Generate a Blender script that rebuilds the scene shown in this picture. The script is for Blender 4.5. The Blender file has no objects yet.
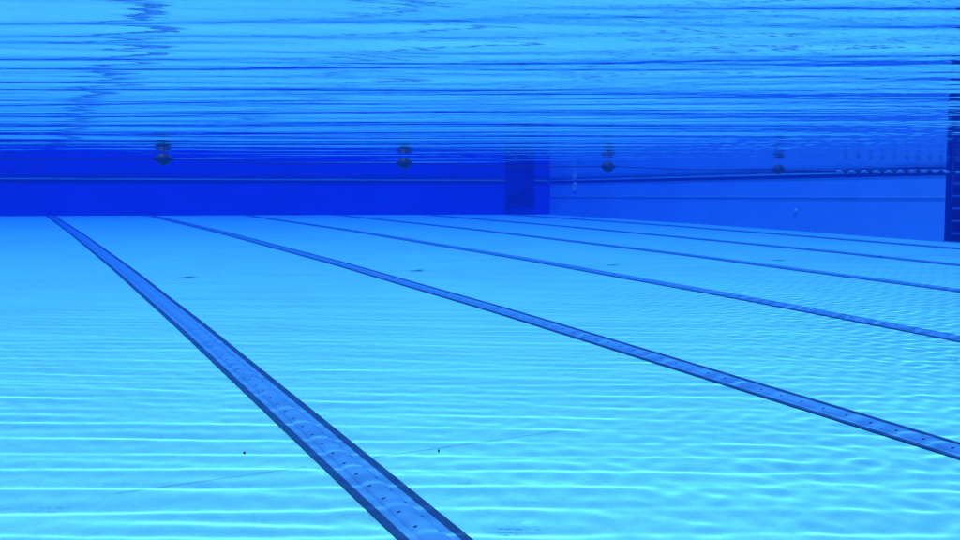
import bpy, bmesh, math, random
import numpy as np
from mathutils import Vector, Matrix

random.seed(7)
rng = np.random.default_rng(11)
S = bpy.context.scene
COL = S.collection
R = math.radians

# ------------------------------------------------------------------ layout
# X runs across the lanes, Y along them towards the far wall, Z is up.
FAR = 30.9            # far wall, where X = 0
SLANT = 0.155         # it comes nearer towards the right
def far_at(x): return FAR - SLANT*x
RIGHT = 15.0          # right wall
LEFT = -3.75          # left wall (outside the frame)
NEAR = -9.0           # wall behind the camera
CAM_Z = 1.45
WATER_Z = CAM_Z + 0.43
LANES = [1.25 + 2.5 * i for i in range(6)]

_pv = [-9.0, 0.0, 3.2, 5.3, 8.2, 10.1, 12.4, 20.0, 30.7, 34.0]
_ph = [1.50, 1.22, 1.105, 1.035, 0.940, 0.895, 0.832, 0.690, 0.550, 0.54]
_gv = np.linspace(-9, 34, 861)
_gh = np.interp(_gv, _pv, _ph)
_k = np.hanning(61); _k /= _k.sum()
_gh = np.convolve(np.pad(_gh, 30, mode='edge'), _k, 'valid')

def floor_z(x, y):
    h = np.interp(y, _gv, _gh)
    t = np.clip((FAR - np.asarray(y, float)) / 18.0, 0.0, 1.0)
    return CAM_Z - (h + 0.0008 * (np.asarray(x, float) - 1.25) * t)

# ------------------------------------------------------------------ helpers
FAR_M = Matrix.Translation((0, FAR, 0)) @ Matrix.Rotation(-math.atan(SLANT), 4, 'Z') @ Matrix.Translation((0, -FAR, 0))
def obj(name, bm, mats, parent=None, smooth=False, slanted=False):
    me = bpy.data.meshes.new(name)
    if slanted:
        bmesh.ops.transform(bm, matrix=FAR_M, verts=bm.verts[:])
    if smooth:
        for f in bm.faces: f.smooth = True
    bm.normal_update()
    bm.to_mesh(me); bm.free()
    for m in (mats if isinstance(mats, (list, tuple)) else [mats]): me.materials.append(m)
    o = bpy.data.objects.new(name, me); COL.objects.link(o)
    if parent: o.parent = parent
    return o

def empty(name, loc=(0, 0, 0)):
    o = bpy.data.objects.new(name, None); COL.objects.link(o)
    o.location = loc; o.empty_display_size = 0.1
    return o

def tag(o, label=None, cat=None, group=None, kind=None):
    if label: o['label'] = label
    if cat: o['category'] = cat
    if group: o['group'] = group
    if kind: o['kind'] = kind
    return o

def quad(bm, a, b, c, d, mi=0):
    f = bm.faces.new([bm.verts.new(p) for p in (a, b, c, d)]); f.material_index = mi
    return f

def box(bm, x0, x1, y0, y1, z0, z1, mi=0, bevel=0.0):
    t = bmesh.new()
    v = [t.verts.new(p) for p in ((x0,y0,z0),(x1,y0,z0),(x1,y1,z0),(x0,y1,z0),(x0,y0,z1),(x1,y0,z1),(x1,y1,z1),(x0,y1,z1))]
    for q in ((3,2,1,0),(4,5,6,7),(0,1,5,4),(1,2,6,5),(2,3,7,6),(3,0,4,7)):
        t.faces.new([v[i] for i in q])
    if bevel:
        bmesh.ops.bevel(t, geom=t.edges[:], offset=bevel, segments=2, affect='EDGES', profile=0.6)
    for f in t.faces: f.material_index = mi
    me = bpy.data.meshes.new('tmp'); t.to_mesh(me); t.free()
    bm.from_mesh(me); bpy.data.meshes.remove(me)

def tube(bm, pts, r, seg=10, caps=True):
    pts = [Vector(p) for p in pts]
    rings = []
    up = Vector((0, 0, 1))
    for i, p in enumerate(pts):
        d = (pts[min(i+1, len(pts)-1)] - pts[max(i-1, 0)]).normalized()
        a = d.cross(up)
        if a.length < 1e-3: a = d.cross(Vector((1, 0, 0)))
        a.normalize(); b = d.cross(a)
        rings.append([bm.verts.new(p + (a*math.cos(2*math.pi*k/seg) + b*math.sin(2*math.pi*k/seg))*r) for k in range(seg)])
    for A, B in zip(rings, rings[1:]):
        for k in range(seg):
            bm.faces.new((A[k], A[(k+1) % seg], B[(k+1) % seg], B[k]))
    if caps:
        bm.faces.new(rings[0][::-1]); bm.faces.new(rings[-1])

def lathe(bm, prof, axis='z', seg=24):
    """prof: list of (radius, height) turned about the axis through the origin"""
    rings = []
    for r, h in prof:
        ring = []
        n = 1 if r < 1e-6 else seg
        for k in range(n):
            a = 2*math.pi*k/seg
            p = (r*math.cos(a), r*math.sin(a), h)
            if axis == 'x': p = (p[2], p[0], p[1])
            if axis == 'y': p = (p[0], -p[2], p[1])
            ring.append(bm.verts.new(p))
        rings.append(ring)
    for A, B in zip(rings, rings[1:]):
        for k in range(seg):
            if len(A) == 1 and len(B) == 1: continue
            if len(A) == 1: bm.faces.new((A[0], B[(k+1) % seg], B[k]))
            elif len(B) == 1: bm.faces.new((A[k], A[(k+1) % seg], B[0]))
            else: bm.faces.new((A[k], A[(k+1) % seg], B[(k+1) % seg], B[k]))
    bmesh.ops.recalc_face_normals(bm, faces=bm.faces[:])

# ------------------------------------------------------------------ materials
def mat(name, color, rough=0.6, var=0.0, vscale=4.0, spec=0.2, speck=0.0, speck_scale=60.0, bump=0.0, stretch=(1,1,1)):
    m = bpy.data.materials.new(name); m.use_nodes = True
    nt = m.node_tree; N = nt.nodes; L = nt.links
    bs = N['Principled BSDF']
    bs.inputs['Roughness'].default_value = rough
    bs.inputs['Specular IOR Level'].default_value = spec
    bs.inputs['Base Color'].default_value = (*color, 1)
    if var or speck or bump:
        tc = N.new('ShaderNodeTexCoord')
        mp = N.new('ShaderNodeMapping'); mp.inputs['Scale'].default_value = stretch
        L.new(tc.outputs['Object'], mp.inputs['Vector'])
        n1 = N.new('ShaderNodeTexNoise'); n1.inputs['Scale'].default_value = vscale
        n1.inputs['Detail'].default_value = 6; n1.inputs['Roughness'].default_value = 0.62
        L.new(mp.outputs[0], n1.inputs['Vector'])
        r1 = N.new('ShaderNodeMapRange')
        r1.inputs['From Min'].default_value = 0.25; r1.inputs['From Max'].default_value = 0.75
        r1.inputs['To Min'].default_value = 1 - var; r1.inputs['To Max'].default_value = 1 + var
        L.new(n1.outputs['Fac'], r1.inputs['Value'])
        last = r1.outputs[0]
        if speck:
            n2 = N.new('ShaderNodeTexNoise'); n2.inputs['Scale'].default_value = speck_scale
            n2.inputs['Detail'].default_value = 3
            L.new(tc.outputs['Object'], n2.inputs['Vector'])
            r2 = N.new('ShaderNodeMapRange')
            r2.inputs['From Min'].default_value = 0.3; r2.inputs['From Max'].default_value = 0.7
            r2.inputs['To Min'].default_value = 1 - speck; r2.inputs['To Max'].default_value = 1 + speck
            L.new(n2.outputs['Fac'], r2.inputs['Value'])
            mu = N.new('ShaderNodeMath'); mu.operation = 'MULTIPLY'
            L.new(last, mu.inputs[0]); L.new(r2.outputs[0], mu.inputs[1]); last = mu.outputs[0]
            if bump:
                bp = N.new('ShaderNodeBump'); bp.inputs['Strength'].default_value = bump
                bp.inputs['Distance'].default_value = 0.01
                L.new(n2.outputs['Fac'], bp.inputs['Height']); L.new(bp.outputs[0], bs.inputs['Normal'])
        hs = N.new('ShaderNodeVectorMath'); hs.operation = 'SCALE'
        hs.inputs[0].default_value = color
        L.new(last, hs.inputs['Scale']); L.new(hs.outputs[0], bs.inputs['Base Color'])
    return m

M_floor = mat('pool_plaster', (0.14, 0.64, 0.74), 0.75, var=0.09, vscale=0.8, speck=0.06, speck_scale=45)
M_border = mat('navy_tile', (0.006, 0.035, 0.13), 0.4, var=0.15, vscale=6)
M_band = mat('blue_band', (0.05, 0.26, 0.60), 0.55, var=0.06, vscale=5, speck=0.05, speck_scale=80)
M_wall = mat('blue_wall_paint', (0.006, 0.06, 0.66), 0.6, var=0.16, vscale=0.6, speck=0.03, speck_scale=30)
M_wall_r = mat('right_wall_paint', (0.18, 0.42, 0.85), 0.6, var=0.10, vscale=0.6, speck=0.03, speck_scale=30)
M_lip = mat('dark_gutter_tile', (0.012, 0.03, 0.12), 0.5, var=0.2, vscale=5)
M_coping = mat('pale_coping', (0.50, 0.66, 0.80), 0.5, var=0.08, vscale=3)
M_line = mat('line_tile', (0.34, 0.58, 0.88), 0.5, var=0.08, vscale=3)
M_step = mat('dark_step', (0.003, 0.012, 0.09), 0.6, var=0.15, vscale=4)  # near-black, so the treads stand out from the recess colour
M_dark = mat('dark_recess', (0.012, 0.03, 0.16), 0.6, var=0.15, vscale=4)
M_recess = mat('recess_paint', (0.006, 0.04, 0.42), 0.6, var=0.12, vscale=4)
M_tread = mat('tread_edge', (0.05, 0.13, 0.38), 0.5, var=0.1, vscale=5)
M_float = mat('dark_green_float', (0.008, 0.045, 0.09), 0.45, var=0.2, vscale=30)
M_rope = mat('dark_rope', (0.02, 0.03, 0.06), 0.7, var=0.2, vscale=40)
M_pale = mat('pale_float', (0.10, 0.24, 0.55), 0.45, var=0.1, vscale=30)
M_fit = mat('white_fitting', (0.75, 0.8, 0.82), 0.4, var=0.05, vscale=20)
M_deck = mat('deck_concrete', (0.35, 0.34, 0.32), 0.8, var=0.1, vscale=2)
M_speck = mat('leaf_scrap', (0.01, 0.012, 0.01), 0.8, var=0.2, vscale=90)
M_joint = mat('joint_grout', (0.12, 0.50, 0.63), 0.8, var=0.15, vscale=9)

# ------------------------------------------------------------------ pool shell
def floor_sheet(name, x0, x1, y0, y1, dx, dy, lift, material, parent=None, kind=None):
    bm = bmesh.new()
    nx = max(1, round((x1-x0)/dx)); ny = max(1, round((y1-y0)/dy))
    xs = np.linspace(x0, x1, nx+1); ys = np.linspace(y0, y1, ny+1)
    V = [[bm.verts.new((x, y, float(floor_z(x, y)) + lift)) for x in xs] for y in ys]
    for j in range(ny):
        for i in range(nx):
            bm.faces.new((V[j][i], V[j][i+1], V[j+1][i+1], V[j+1][i]))
    o = obj(name, bm, material, parent, smooth=True)
    if kind: tag(o, kind=kind)
    return o

RECEIVERS = []
fl = floor_sheet('pool_floor', LEFT, RIGHT, NEAR, FAR+0.75, 0.7, 0.25, 0.0, M_floor, kind='structure')
RECEIVERS.append(fl)

TOP = WATER_Z + 0.02
BOT = -0.25
def wall_panel(bm, axis, pos, a0, a1, z0, z1, flip, holes=()):
    """flat wall face with rectangular openings (a0,a1,z0,z1,depth,sign)"""
    def P(a, z): return (a, pos, z) if axis == 'y' else (pos, a, z)
    cuts_a = sorted({a0, a1, *[h[0] for h in holes], *[h[1] for h in holes]})
    cuts_z = sorted({z0, z1, *[h[2] for h in holes], *[h[3] for h in holes]})
    for i in range(len(cuts_a)-1):
        for j in range(len(cuts_z)-1):
            ca = (cuts_a[i]+cuts_a[i+1])/2; cz = (cuts_z[j]+cuts_z[j+1])/2
            if any(h[0] < ca < h[1] and h[2] < cz < h[3] for h in holes): continue
            q = [P(cuts_a[i], cuts_z[j]), P(cuts_a[i+1], cuts_z[j]), P(cuts_a[i+1], cuts_z[j+1]), P(cuts_a[i], cuts_z[j+1])]
            quad(bm, *(q[::-1] if flip else q))

# far wall, with a step recess near the right corner
NX0, NX1, ND = 13.82, 14.69, 0.70      # recess in the far wall
ny_z0 = CAM_Z - 0.40
far = empty('pool_wall', (0, FAR, 0)); tag(far, 'long dark blue far wall of the pool that the lane lines run up to', 'pool wall')
def rel(o, root):
    o.parent = root; o.matrix_parent_inverse = root.matrix_basis.inverted(); return o
bm = bmesh.new()
wall_panel(bm, 'y', FAR, LEFT-1.5, RIGHT+0.4, BOT, TOP, False, [(NX0, NX1, ny_z0, TOP)])
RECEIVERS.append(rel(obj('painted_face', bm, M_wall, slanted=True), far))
bm = bmesh.new()
y1 = FAR + ND
quad(bm, (NX0, y1, ny_z0), (NX1, y1, ny_z0), (NX1, y1, TOP), (NX0, y1, TOP))
quad(bm, (NX0, FAR, ny_z0), (NX0, y1, ny_z0), (NX0, y1, TOP), (NX0, FAR, TOP))
quad(bm, (NX1, y1, ny_z0), (NX1, FAR, ny_z0), (NX1, FAR, TOP), (NX1, y1, TOP))
quad(bm, (NX0, FAR, ny_z0), (NX1, FAR, ny_z0), (NX1, y1, ny_z0), (NX0, y1, ny_z0))
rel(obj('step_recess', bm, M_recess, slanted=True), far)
bm = bmesh.new()
for a, b in ((LEFT, NX0), (NX1, RIGHT + 0.12)):
    box(bm, a, b, FAR - 0.010, FAR - 0.001, WATER_Z - 0.090, WATER_Z - 0.024)
rel(obj('gutter_band', bm, M_lip, slanted=True), far)
bm = bmesh.new()
for a, b in ((LEFT, NX0), (NX1, RIGHT + 0.12)):
    box(bm, a, b, FAR - 0.013, FAR - 0.002, WATER_Z - 0.020, WATER_Z + 0.06, bevel=0.004)
rel(obj('coping', bm, M_coping, slanted=True), far)

# right wall, with a step recess at the edge of the frame
RY0, RY1, RD = 12.55, 13.86, 0.7
rw = empty('pool_wall', (RIGHT, 10, 0)); tag(rw, 'bright blue side wall on the right with a pale tile line along it', 'pool wall')
bm = bmesh.new()
rz0 = CAM_Z - 0.80
wall_panel(bm, 'x', RIGHT, NEAR, FAR, BOT, TOP, True, [(RY0, RY1, rz0, TOP)])
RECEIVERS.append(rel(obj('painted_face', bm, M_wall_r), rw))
bm = bmesh.new()
x1 = RIGHT + RD
quad(bm, (x1, RY1, rz0), (x1, RY0, rz0), (x1, RY0, TOP), (x1, RY1, TOP))
quad(bm, (RIGHT, RY1, rz0), (x1, RY1, rz0), (x1, RY1, TOP), (RIGHT, RY1, TOP))
quad(bm, (x1, RY0, rz0), (RIGHT, RY0, rz0), (RIGHT, RY0, TOP), (x1, RY0, TOP))
quad(bm, (RIGHT, RY0, rz0), (x1, RY0, rz0), (x1, RY1, rz0), (RIGHT, RY1, rz0))
rel(obj('step_recess', bm, M_dark), rw)
bm = bmesh.new()
for a, b in ((NEAR, RY0), (RY1, far_at(RIGHT) - 0.04)):
    box(bm, RIGHT - 0.010, RIGHT - 0.001, a, b, WATER_Z - 0.090, WATER_Z - 0.024)
rel(obj('gutter_band', bm, M_lip), rw)
bm = bmesh.new()
for a, b in ((NEAR, RY0), (RY1, far_at(RIGHT) - 0.045)):
    box(bm, RIGHT - 0.013, RIGHT - 0.002, a, b, WATER_Z - 0.020, WATER_Z + 0.06, bevel=0.004)
rel(obj('coping', bm, M_coping), rw)
bm = bmesh.new()
for a, b in ((NEAR, RY0), (RY1, far_at(RIGHT) - 0.045)):
    box(bm, RIGHT - 0.012, RIGHT - 0.001, a, b, CAM_Z - 0.045, CAM_Z - 0.025)
rel(obj('tile_line', bm, M_line), rw)

# walls outside the frame close the basin
for nm, axis, pos, a0, a1, fl_ in (('pool_wall', 'x', LEFT, NEAR, FAR+0.7, False), ('pool_wall', 'y', NEAR, LEFT, RIGHT, True)):
    bm = bmesh.new(); wall_panel(bm, axis, pos, a0, a1, BOT, TOP, fl_)
    o = obj(nm, bm, M_wall)
    tag(o, kind='structure')

# deck round the basin, above the water
bm = bmesh.new()
dz = TOP + .05
ya, yb = far_at(LEFT) + ND + .02, far_at(RIGHT + RD) + ND + .02
for q in (((LEFT-6, NEAR-6), (LEFT, NEAR-6), (LEFT, ya), (LEFT-6, ya)),
          ((RIGHT+RD, NEAR-6), (RIGHT+8, NEAR-6), (RIGHT+8, yb), (RIGHT+RD, yb)),
          ((LEFT-6, ya), (LEFT, ya), (LEFT, FAR+8), (LEFT-6, FAR+8)),
          ((LEFT, ya), (RIGHT+RD, yb), (RIGHT+RD, FAR+8), (LEFT, FAR+8)),
          ((RIGHT+RD, yb), (RIGHT+8, yb), (RIGHT+8, FAR+8), (RIGHT+RD, FAR+8)),
          ((LEFT, NEAR-6), (RIGHT+RD, NEAR-6), (RIGHT+RD, NEAR), (LEFT, NEAR))):
    quad(bm, *[(x, y, dz) for x, y in q])
tag(obj('pool_deck', bm, M_deck), kind='structure')

# ------------------------------------------------------------------ lane lines
HALF, EDGE = 0.112, 0.034
NAMES = ['wide dark bordered lane line nearest the camera, reaching the bottom of the frame',
         'second lane line from the left, leaving the frame low on the right',
         'third lane line from the left, thin, crossing the pale floor diagonally',
         'fourth lane line from the left, a thin blue stripe',
         'fifth lane line from the left, a faint thread towards the right wall',
         'last and faintest lane line, closest to the right side wall']

def ridge_mat():
    m = mat('perforated_ridge', (0.05, 0.26, 0.60), 0.5, var=0.06, vscale=5)
    nt = m.node_tree; N = nt.nodes; L = nt.links
    bs = N['Principled BSDF']
    src = bs.inputs['Base Color'].links[0].from_socket
    tc = N.new('ShaderNodeTexCoord')
    sep = N.new('ShaderNodeSeparateXYZ'); L.new(tc.outputs['Object'], sep.inputs[0])
    def math_(op, a, b=None):
        n = N.new('ShaderNodeMath'); n.operation = op
        for i, v in enumerate((a, b)):
            if v is None: continue
            if isinstance(v, (int, float)): n.inputs[i].default_value = v
            else: L.new(v, n.inputs[i])
        return n.outputs[0]
    masks = []
    for off, sx in ((0.0, -0.028), (0.45, 0.030)):
        yy = math_('SUBTRACT', math_('FRACT', math_('ADD', math_('DIVIDE', sep.outputs['Y'], 0.16), off)), 0.5)
        yy = math_('MULTIPLY', yy, 0.16)
        xx = math_('SUBTRACT', sep.outputs['X'], sx)
        d = math_('SQRT', math_('ADD', math_('MULTIPLY', xx, xx), math_('MULTIPLY', yy, yy)))
        masks.append(math_('LESS_THAN', d, 0.0075))
    k = math_('MAXIMUM', masks[0], masks[1])
    mx = N.new('ShaderNodeMix'); mx.data_type = 'RGBA'
    L.new(k, mx.inputs['Factor']); L.new(src, mx.inputs[6]); mx.inputs[7].default_value = (0.006, 0.015, 0.06, 1)
    L.new(mx.outputs[2], bs.inputs['Base Color'])
    return m
M_ridge = ridge_mat()

for i, u in enumerate(LANES):
    fe = far_at(u)
    root = empty('lane_line', (u, fe, float(floor_z(u, fe))))
    tag(root, NAMES[i], 'lane line', 'lane lines on the pool floor')
    ys0 = 0.4 if i < 2 else 2.0
    for s in (-1, 1):
        a, b = sorted((u + s*HALF, u + s*(HALF-EDGE)))
        o = floor_sheet('border_strip', a, b, ys0, fe-0.02, 0.04, 0.25, 0.006, M_border); rel(o, root); RECEIVERS.append(o)
    o = floor_sheet('blue_band', u-HALF+EDGE, u+HALF-EDGE, ys0, fe-0.02, 0.05, 0.25, 0.004, M_band); rel(o, root); RECEIVERS.append(o)
    # rounded perforated cover along the middle
    bm = bmesh.new()
    prof = [(-0.046, 0.0), (-0.043, 0.006), (-0.033, 0.012), (-0.018, 0.0165), (0, 0.018), (0.018, 0.0165), (0.033, 0.012), (0.043, 0.006), (0.046, 0.0)]
    ys = np.arange(ys0, fe-0.05, 0.25)
    rows = [[bm.verts.new((dx, y-fe, float(floor_z(u, y)) + 0.0035 + dz - root.location.z)) for dx, dz in prof] for y in ys]
    for A, B in zip(rows, rows[1:]):
        for k in range(len(prof)-1): bm.faces.new((A[k], A[k+1], B[k+1], B[k]))
    o = obj('ridge_cover', bm, M_ridge, root, smooth=True); RECEIVERS.append(o)

# ------------------------------------------------------------------ steps in the recesses
# far recess: a little stair climbing to the right, with a post
st = empty('pool_steps', tuple(FAR_M @ Vector(((NX0+NX1)/2, FAR, ny_z0)))); tag(st, 'dark steps climbing inside the recess of the far wall', 'steps')
nst = 4
for k in range(nst):
    a = NX0 + 0.02 + (NX1-NX0-0.05)*[0.0, 0.18, 0.42, 0.72][k]
    bm = bmesh.new()
    box(bm, a, NX1-0.02, FAR+0.02, FAR+ND-0.02, ny_z0+0.005+0.13*k, ny_z0+0.135+0.13*k-0.012)
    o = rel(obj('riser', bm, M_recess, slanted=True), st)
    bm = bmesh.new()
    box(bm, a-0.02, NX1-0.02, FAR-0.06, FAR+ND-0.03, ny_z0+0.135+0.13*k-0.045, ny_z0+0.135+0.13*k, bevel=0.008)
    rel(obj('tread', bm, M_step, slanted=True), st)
po = empty('handrail', tuple(FAR_M @ Vector((NX0, FAR-0.08, ny_z0)))); tag(po, 'dark upright handrail post at the left of the far wall recess', 'handrail')
bm = bmesh.new(); tube(bm, [(NX0+0.0, FAR-0.09, ny_z0+0.01), (NX0+0.0, FAR-0.09, WATER_Z+0.25), (NX0+0.0, FAR+0.05, WATER_Z+0.42), (NX0, FAR+0.5, WATER_Z+0.42)], 0.035)
rel(obj('rail_tube', bm, M_dark, smooth=True, slanted=True), po)
bm = bmesh.new(); box(bm, NX0-0.05, NX0+0.05, FAR-0.14, FAR-0.002, ny_z0-0.005, ny_z0+0.05, bevel=0.01)
rel(obj('bracket', bm, M_dark, slanted=True), po)

# right recess: ladder of flat treads
ld = empty('pool_ladder', (RIGHT, (RY0+RY1)/2, rz0)); tag(ld, 'dark ladder recessed in the right side wall with narrow treads', 'ladder')
for y in (RY0+0.06, RY1-0.06):
    bm = bmesh.new(); tube(bm, [(RIGHT+0.10, y, rz0+0.002), (RIGHT+0.10, y, WATER_Z+0.5)], 0.035)
    rel(obj('rail', bm, M_dark, smooth=True), ld)
for k in range(5):
    z = rz0 + 0.12 + 0.215*k
    bm = bmesh.new(); box(bm, RIGHT+0.06, RIGHT+0.30, RY0+0.10, RY1-0.10, z, z+0.035, bevel=0.006)
    rel(obj('tread', bm, M_tread), ld)

# ------------------------------------------------------------------ buoyed rope across the pool
ROPE_Y, ROPE_Z = 11.25, CAM_Z + 0.360
FX = [1.53, 4.10, 6.69, 9.24]
FL = ['dark round buoy on the rope, leftmost, over the first lanes',
      'dark round buoy on the rope, second from the left, before the far wall',
      'dark round buoy on the rope to the right of the far wall recess',
      'dark round buoy on the rope nearest the row of small floats']
rp = empty('float_rope', (RIGHT, ROPE_Y, ROPE_Z)); tag(rp, 'thin rope with small pale floats stretched across the pool under the surface', 'rope')
def sag(x):
    best = min(abs(x-f) for f in FX)
    return ROPE_Z - 0.004*(x - 1.5) + 0.012*max(0.0, min(1.0, x - 9.6)) + 0.010*(math.cos(best*2.4) - 1)
bm = bmesh.new()
tube(bm, [(x, ROPE_Y, sag(x)) for x in np.arange(-3.7, RIGHT-0.02, 0.15)], 0.0045, 8)
rel(obj('rope', bm, M_rope, smooth=True), rp)
def float_bm(r, l):
    bm = bmesh.new()
    lathe(bm, [(0.0, -l)] + [(r*math.cos(t), l*math.sin(t)) for t in np.linspace(-1.4, 1.4, 15)] + [(0.0, l)], 'x', 24)
    return bm
proto = None
for i, x in enumerate(FX):
    if proto is None:
        proto = empty('buoy', (x, ROPE_Y, sag(x)))
        obj('shell', float_bm(0.064, 0.080), M_float, proto, smooth=True)
        bm = bmesh.new()
        lathe(bm, [(0.0625, -0.010), (0.0655, -0.006), (0.0655, 0.006), (0.0625, 0.010)], 'x', 28)
        obj('seam_band', bm, M_rope, proto, smooth=True)
        for q in (-1, 1):
            bm = bmesh.new(); lathe(bm, [(0.006, q*0.076), (0.017, q*0.079), (0.015, q*0.092), (0.006, q*0.094)], 'x', 14)
            obj('end_collar', bm, M_rope, proto, smooth=True)
        c = proto
    else:
        c = proto.copy(); COL.objects.link(c); c.location = (x, ROPE_Y, sag(x))
        for ch in list(proto.children):
            d = ch.copy(); COL.objects.link(d); d.parent = c
    tag(c, FL[i], 'buoy', 'buoys on the rope')
disc = None
for k in range(21):
    x = 10.25 + 0.215*k
    if disc is None:
        disc = obj('small_float', float_bm(0.024, 0.05), M_pale, rp, smooth=True); d = disc
    else:
        d = disc.copy(); COL.objects.link(d); d.parent = rp
    d.location = (x - RIGHT, 0, sag(x) - ROPE_Z)
disc = None
for k in range(20):
    x = 10.36 + 0.215*k
    if disc is None:
        bm = bmesh.new(); lathe(bm, [(0.006, -0.012), (0.024, -0.010), (0.026, 0), (0.024, 0.010), (0.006, 0.012)], 'x', 18)
        disc = obj('dark_disc', bm, M_rope, rp, smooth=True); d = disc
    else:
        d = disc.copy(); COL.objects.link(d); d.parent = rp
    d.location = (x - RIGHT, 0, sag(x) - ROPE_Z)

# ------------------------------------------------------------------ small fittings
def cam_ray(px, py):
    """where a point of the floor lies, used once to read positions off a sketch plan"""
    th = R(24.0); f = 1080.0
    a = (px - 480)/f
    dx, dy = math.sin(th) + a*math.cos(th), math.cos(th) - a*math.sin(th)
    s = (py - 195)/f
    t = 3.0
    for _ in range(200):
        h = CAM_Z - float(floor_z(dx*t, dy*t)); t += (h/s - t)*0.5
    return dx*t, dy*t
for (px, py, r), lab in (((241, 457, 0.0045), 'tiny dark leaf scrap on the floor left of the nearest lane line'), ((438, 455, 0.004), 'tiny dark leaf scrap on the floor right of the nearest lane line')):
    x, y = cam_ray(px, py); z = float(floor_z(x, y))
    bm = bmesh.new()
    n = 9
    a_ = [bm.verts.new((r*(1+.4*random.random())*math.cos(2*math.pi*k/n)*1.5, r*math.sin(2*math.pi*k/n), 0.004+0.004*random.random())) for k in range(n)]
    b_ = [bm.verts.new((v.co.x*.9, v.co.y*.9, 0.0)) for v in a_]
    bm.faces.new(a_); bm.faces.new(b_[::-1])
    for k in range(n): bm.faces.new((b_[k], b_[(k+1) % n], a_[(k+1) % n], a_[k]))
    o = obj('leaf_scrap', bm, M_speck); o.location = (x, y, z + 0.002); o.rotation_euler.z = random.random()*3
    tag(o, lab, 'leaf')
# construction joint that runs aslant across the floor
pts = [cam_ray(*p) for p in ((110, 498), (300, 470), (438, 453), (560, 434))]
bm = bmesh.new()
(xa, ya), (xb, yb) = pts[0], pts[-1]
prev = None
for k in range(41):
    t = k/40; x = xa+(xb-xa)*t; y = ya+(yb-ya)*t
    w = 0.002
    if abs(x - LANES[0]) < HALF + 0.01: prev = None; continue
    cur = [bm.verts.new((x, y-w, float(floor_z(x, y-w))+.0035)), bm.verts.new((x, y+w, float(floor_z(x, y+w))+.0035))]
    if prev: bm.faces.new((prev[0], cur[0], cur[1], prev[1]))
    prev = cur
o = obj('floor_joint', bm, M_joint); tag(o, kind='structure'); RECEIVERS.append(o)
# inlets on the walls
def inlet(loc, axis, lab, r):
    root = empty('wall_inlet', loc); tag(root, lab, 'inlet', 'inlet fittings on the walls')
    s = -1
    bm = bmesh.new(); lathe(bm, [(r, 0.0), (r, 0.012), (r*0.86, 0.02), (r*0.5, 0.022), (r*0.45, 0.008)], 'z', 22)
    o = obj('flange', bm, M_fit, root, smooth=True)
    bm = bmesh.new(); lathe(bm, [(0.0, 0.016), (r*0.3, 0.014), (r*0.44, 0.004)], 'z', 16)
    o2 = obj('eyeball_jet', bm, M_fit, root, smooth=True)
    root.rotation_euler = (0, R(-90), 0) if axis == 'x' else (R(90), 0, 0)
inlet((RIGHT-0.001, 27.05, CAM_Z+0.235), 'x', 'pale round inlet on the wall next to the far corner', 0.13)
inlet((RIGHT-0.001, 17.7, CAM_Z-0.31), 'x', 'small pale round inlet low on the right side wall', 0.036)

# ------------------------------------------------------------------ water surface
def axis_pts(segs):
    out = []
    for a, b, d in segs:
        n = max(1, int(round((b-a)/d))); out += list(np.linspace(a, b, n, endpoint=False))
    return np.array(out + [segs[-1][1]])
WX = axis_pts([(LEFT, -1.0, 0.08), (-1.0, 11.5, 0.018), (11.5, RIGHT+RD, 0.06)])
WY = axis_pts([(NEAR, 0.0, 0.08), (0.0, 14.0, 0.013), (14.0, FAR+ND, 0.032)])
def train(X, Y, n, lam0, lam1, power, spread, rms, groups):
    """sum of plane waves whose curvature has the given rms (1/m)"""
    th = R(24.0)
    lam = rng.uniform(lam0, lam1, n); k = 2*math.pi/lam
    A = lam**power
    A *= rms/math.sqrt(float(np.sum((A*k*k)**2))/2)
    d = th + (np.radians(rng.normal(0, spread, n)) if spread < 20 else np.radians(rng.uniform(-spread, spread, n)))
    Z = np.zeros_like(X)
    for i in range(n):
        m = 1.0
        if groups:
            m = 1 + groups*np.sin(X*rng.uniform(.3, .8)*rng.choice([-1, 1]) + Y*rng.uniform(.3, .9) + rng.uniform(0, 6.28))
        p = k[i]*math.sin(d[i])*X + k[i]*math.cos(d[i])*Y + rng.uniform(0, 6.28)
        if groups:      # crests that bend and close up
            for _ in range(3):
                q = rng.uniform(0, 6.28); w = rng.uniform(.4, 1.6)
                p = p + rng.uniform(.5, 1.1)*np.sin(w*(math.sin(q)*X + math.cos(q)*Y) + rng.uniform(0, 6.28))
        Z += A[i]*m*np.sin(p)
    return Z
def ridge_train(X, Y, lam, turn, c0, kappa):
    """long crested ridges of uneven spacing; every crest is equally strongly curved, so it focuses on the floor"""
    th = R(24.0 + turn)
    s = X*math.sin(th) + Y*math.cos(th); t = X*math.cos(th) - Y*math.sin(th)
    k = 2*math.pi/lam
    p = k*s + rng.uniform(0, 6.28); dp = np.full_like(X, k)
    for _ in range(4):
        ws = rng.uniform(0.6, 4.5); wt = rng.uniform(.3, 1.5)*rng.choice([-1, 1]); a = 0.11*k/ws
        ph = ws*s + wt*t + rng.uniform(0, 6.28)
        p = p + a*np.sin(ph); dp = dp + a*ws*np.cos(ph)
    m = 0.78 + 0.14*np.sin(1.1*s + .9*t + rng.uniform(0, 6.28)) + 0.14*np.sin(2.3*s - 1.3*t + rng.uniform(0, 6.28))
    return c0*m/(dp*dp)*np.exp(kappa*(np.cos(p) - 1))/kappa
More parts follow.
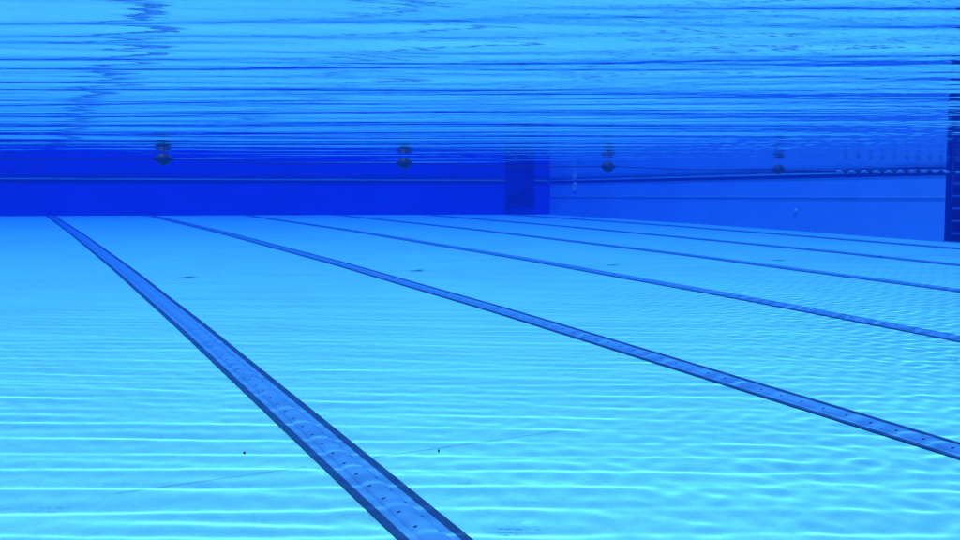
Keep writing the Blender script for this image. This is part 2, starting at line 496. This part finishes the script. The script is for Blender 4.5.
def water_height(X, Y):
    D = np.hypot(X, Y)
    # long crested wind waves that travel along the view, dying out with distance
    Z = (ridge_train(X, Y, 0.24, -1.0, 2.25, 1.4) + ridge_train(X, Y, 0.31, 8.5, 1.3, 0.9))*(0.03 + 0.97*np.exp(-(D/7.0)**2))*(0.78 + 0.22*np.clip((D - 2.0)/2.5, 0, 1))
    # a low swell that draws separate streaks where the surface is seen at a grazing angle
    Z += train(X, Y, 8, 0.5, 1.2, 2.0, 4.0, 0.085, 0.3)*(0.75 + 0.9*np.exp(-(D/6)**2))
    # short streaky wavelets between them
    Z += train(X, Y, 9, 0.11, 0.19, 2.0, 8.0, 0.42, 0.4)*(0.12 + 0.88*np.exp(-(D/7.5)**2))
    # fine ripples, livelier away to the right
    side = np.clip((X*0.914 - Y*0.407)/4.0 + 0.05 + 0.25*np.sin(X*.7 + Y*.4), 0, 1)*np.clip((D - 2.5)/3.5, 0, 1)
    Z += train(X, Y, 26, 0.10, 0.17, 2.0, 70, 1.7, 0)*(0.11 + 0.89*side)*(0.10 + 0.90*np.exp(-(D/11)**2))
    return Z
GX, GY = np.meshgrid(WX, WY)
Zw = water_height(GX, GY) + WATER_Z
nx, ny = len(WX), len(WY)
me = bpy.data.meshes.new('water')
co = np.stack([GX, GY, Zw], -1).reshape(-1, 3).astype(np.float32)
idx = np.arange(nx*ny, dtype=np.int32).reshape(ny, nx)
faces = np.stack([idx[:-1, :-1], idx[:-1, 1:], idx[1:, 1:], idx[1:, :-1]], -1).reshape(-1)
nf = (nx-1)*(ny-1)
me.vertices.add(nx*ny); me.vertices.foreach_set('co', co.ravel())
me.loops.add(nf*4); me.loops.foreach_set('vertex_index', faces)
me.polygons.add(nf)
me.polygons.foreach_set('loop_start', np.arange(0, nf*4, 4, dtype=np.int32))
me.polygons.foreach_set('use_smooth', np.ones(nf, dtype=bool))
me.update(calc_edges=True)
mw = bpy.data.materials.new('water_surface'); mw.use_nodes = True
nt = mw.node_tree; nt.nodes.clear()
out = nt.nodes.new('ShaderNodeOutputMaterial'); g = nt.nodes.new('ShaderNodeBsdfGlass')
g.inputs['IOR'].default_value = 1.333; g.inputs['Roughness'].default_value = 0.0; g.inputs['Color'].default_value = (1, 1, 1, 1)
# capillary ripples too fine for the mesh, calmer towards the far end
tc = nt.nodes.new('ShaderNodeTexCoord')
mp = nt.nodes.new('ShaderNodeMapping'); mp.inputs['Rotation'].default_value = (0, 0, R(24)); mp.inputs['Scale'].default_value = (5.0, 26.0, 1.0)
ns = nt.nodes.new('ShaderNodeTexNoise'); ns.inputs['Scale'].default_value = 1.0; ns.inputs['Detail'].default_value = 3.0; ns.inputs['Roughness'].default_value = 0.45
nt.links.new(tc.outputs['Object'], mp.inputs['Vector']); nt.links.new(mp.outputs[0], ns.inputs['Vector'])
sy = nt.nodes.new('ShaderNodeSeparateXYZ'); nt.links.new(tc.outputs['Object'], sy.inputs[0])
mr = nt.nodes.new('ShaderNodeMapRange'); mr.inputs['From Min'].default_value = 2.0; mr.inputs['From Max'].default_value = 11.0
mr.inputs['To Min'].default_value = 0.0008; mr.inputs['To Max'].default_value = 0.0001
nt.links.new(sy.outputs['Y'], mr.inputs['Value'])
hm = nt.nodes.new('ShaderNodeMath'); hm.operation = 'MULTIPLY'
# added strip of stronger ripples that breaks up the buoys' mirror images
def wm(op, a, b):
    n = nt.nodes.new('ShaderNodeMath'); n.operation = op
    for i, v in enumerate((a, b)):
        if isinstance(v, (int, float)): n.inputs[i].default_value = v
        else: nt.links.new(v, n.inputs[i])
    return n.outputs[0]
dy = wm('DIVIDE', wm('SUBTRACT', sy.outputs['Y'], 9.7), 1.1)
ruf = wm('MULTIPLY', wm('POWER', 2.718, wm('MULTIPLY', wm('MULTIPLY', dy, dy), -1.0)), 0.0004)
nt.links.new(ns.outputs['Fac'], hm.inputs[0]); nt.links.new(wm('ADD', mr.outputs[0], ruf), hm.inputs[1])
bp = nt.nodes.new('ShaderNodeBump'); bp.inputs['Strength'].default_value = 1.0; bp.inputs['Distance'].default_value = 1.0
nt.links.new(hm.outputs[0], bp.inputs['Height']); nt.links.new(bp.outputs[0], g.inputs['Normal'])
nt.links.new(g.outputs[0], out.inputs['Surface'])
me.materials.append(mw)
wo = bpy.data.objects.new('water', me); COL.objects.link(wo); tag(wo, kind='structure')

# ------------------------------------------------------------------ the water itself as an even haze
HZ = True
if HZ:
    bm = bmesh.new(); box(bm, LEFT-7, RIGHT+9, NEAR-7, FAR+9, -1.3, WATER_Z+0.9)
    mh = bpy.data.materials.new('water_haze'); mh.use_nodes = True
    nt = mh.node_tree; nt.nodes.clear()
    out = nt.nodes.new('ShaderNodeOutputMaterial'); pv = nt.nodes.new('ShaderNodeVolumePrincipled')
    pv.inputs['Density'].default_value = 0.15
    pv.inputs['Color'].default_value = (0.008, 0.016, 0.16, 1)
    pv.inputs['Absorption Color'].default_value = (0.10, 0.385, 0.97, 1)
    nt.links.new(pv.outputs[0], out.inputs['Volume'])
    o = obj('haze', bm, mh); tag(o, kind='stuff')

# ------------------------------------------------------------------ light
SUN_EL, SUN_AZ = R(71), R(-136)     # azimuth measured from +Y towards +X
w = bpy.data.worlds.new('World'); S.world = w; w.use_nodes = True
nt = w.node_tree
bg = nt.nodes['Background']; sky = nt.nodes.new('ShaderNodeTexSky')
sky.sky_type = 'NISHITA'; sky.sun_disc = False; sky.sun_elevation = SUN_EL; sky.sun_rotation = SUN_AZ
nt.links.new(sky.outputs[0], bg.inputs['Color']); bg.inputs['Strength'].default_value = 0.10
sl = bpy.data.lights.new('sun', 'SUN'); sl.energy = 4.2; sl.angle = R(0.5); sl.color = (1.0, 0.96, 0.9)
so = bpy.data.objects.new('sun', sl); COL.objects.link(so)
d = Vector((math.sin(SUN_AZ)*math.cos(SUN_EL), math.cos(SUN_AZ)*math.cos(SUN_EL), math.sin(SUN_EL)))
so.rotation_euler = d.to_track_quat('Z', 'Y').to_euler(); so.location = (0, 0, 12)

# shadow caustics: the sun is focused on the floor by the rippled surface
sl.cycles.is_caustics_light = True
wo.cycles.is_caustics_caster = True
for o in [o for o in S.objects if o.type == 'MESH' and o.name not in ('water', 'haze')]: o.cycles.is_caustics_receiver = True

# ------------------------------------------------------------------ camera
cd = bpy.data.cameras.new('camera'); cam = bpy.data.objects.new('camera', cd); COL.objects.link(cam)
cd.sensor_width = 36; cd.lens = 1080/960*36; cd.clip_start = 0.02; cd.clip_end = 500
cam.location = (0, 0, CAM_Z)
cam.rotation_euler = (R(90) - math.atan(75/1080), 0, R(-24.0))
S.camera = cam

S.render.engine = 'CYCLES'
S.cycles.max_bounces = 10; S.cycles.transmission_bounces = 8; S.cycles.glossy_bounces = 6; S.cycles.diffuse_bounces = 3
S.cycles.volume_bounces = 1
S.cycles.sample_clamp_indirect = 4.0
S.cycles.use_denoising = True
S.view_settings.view_transform = 'Standard'; S.view_settings.look = 'None'
S.view_settings.exposure = 0.57; S.view_settings.gamma = 1.0
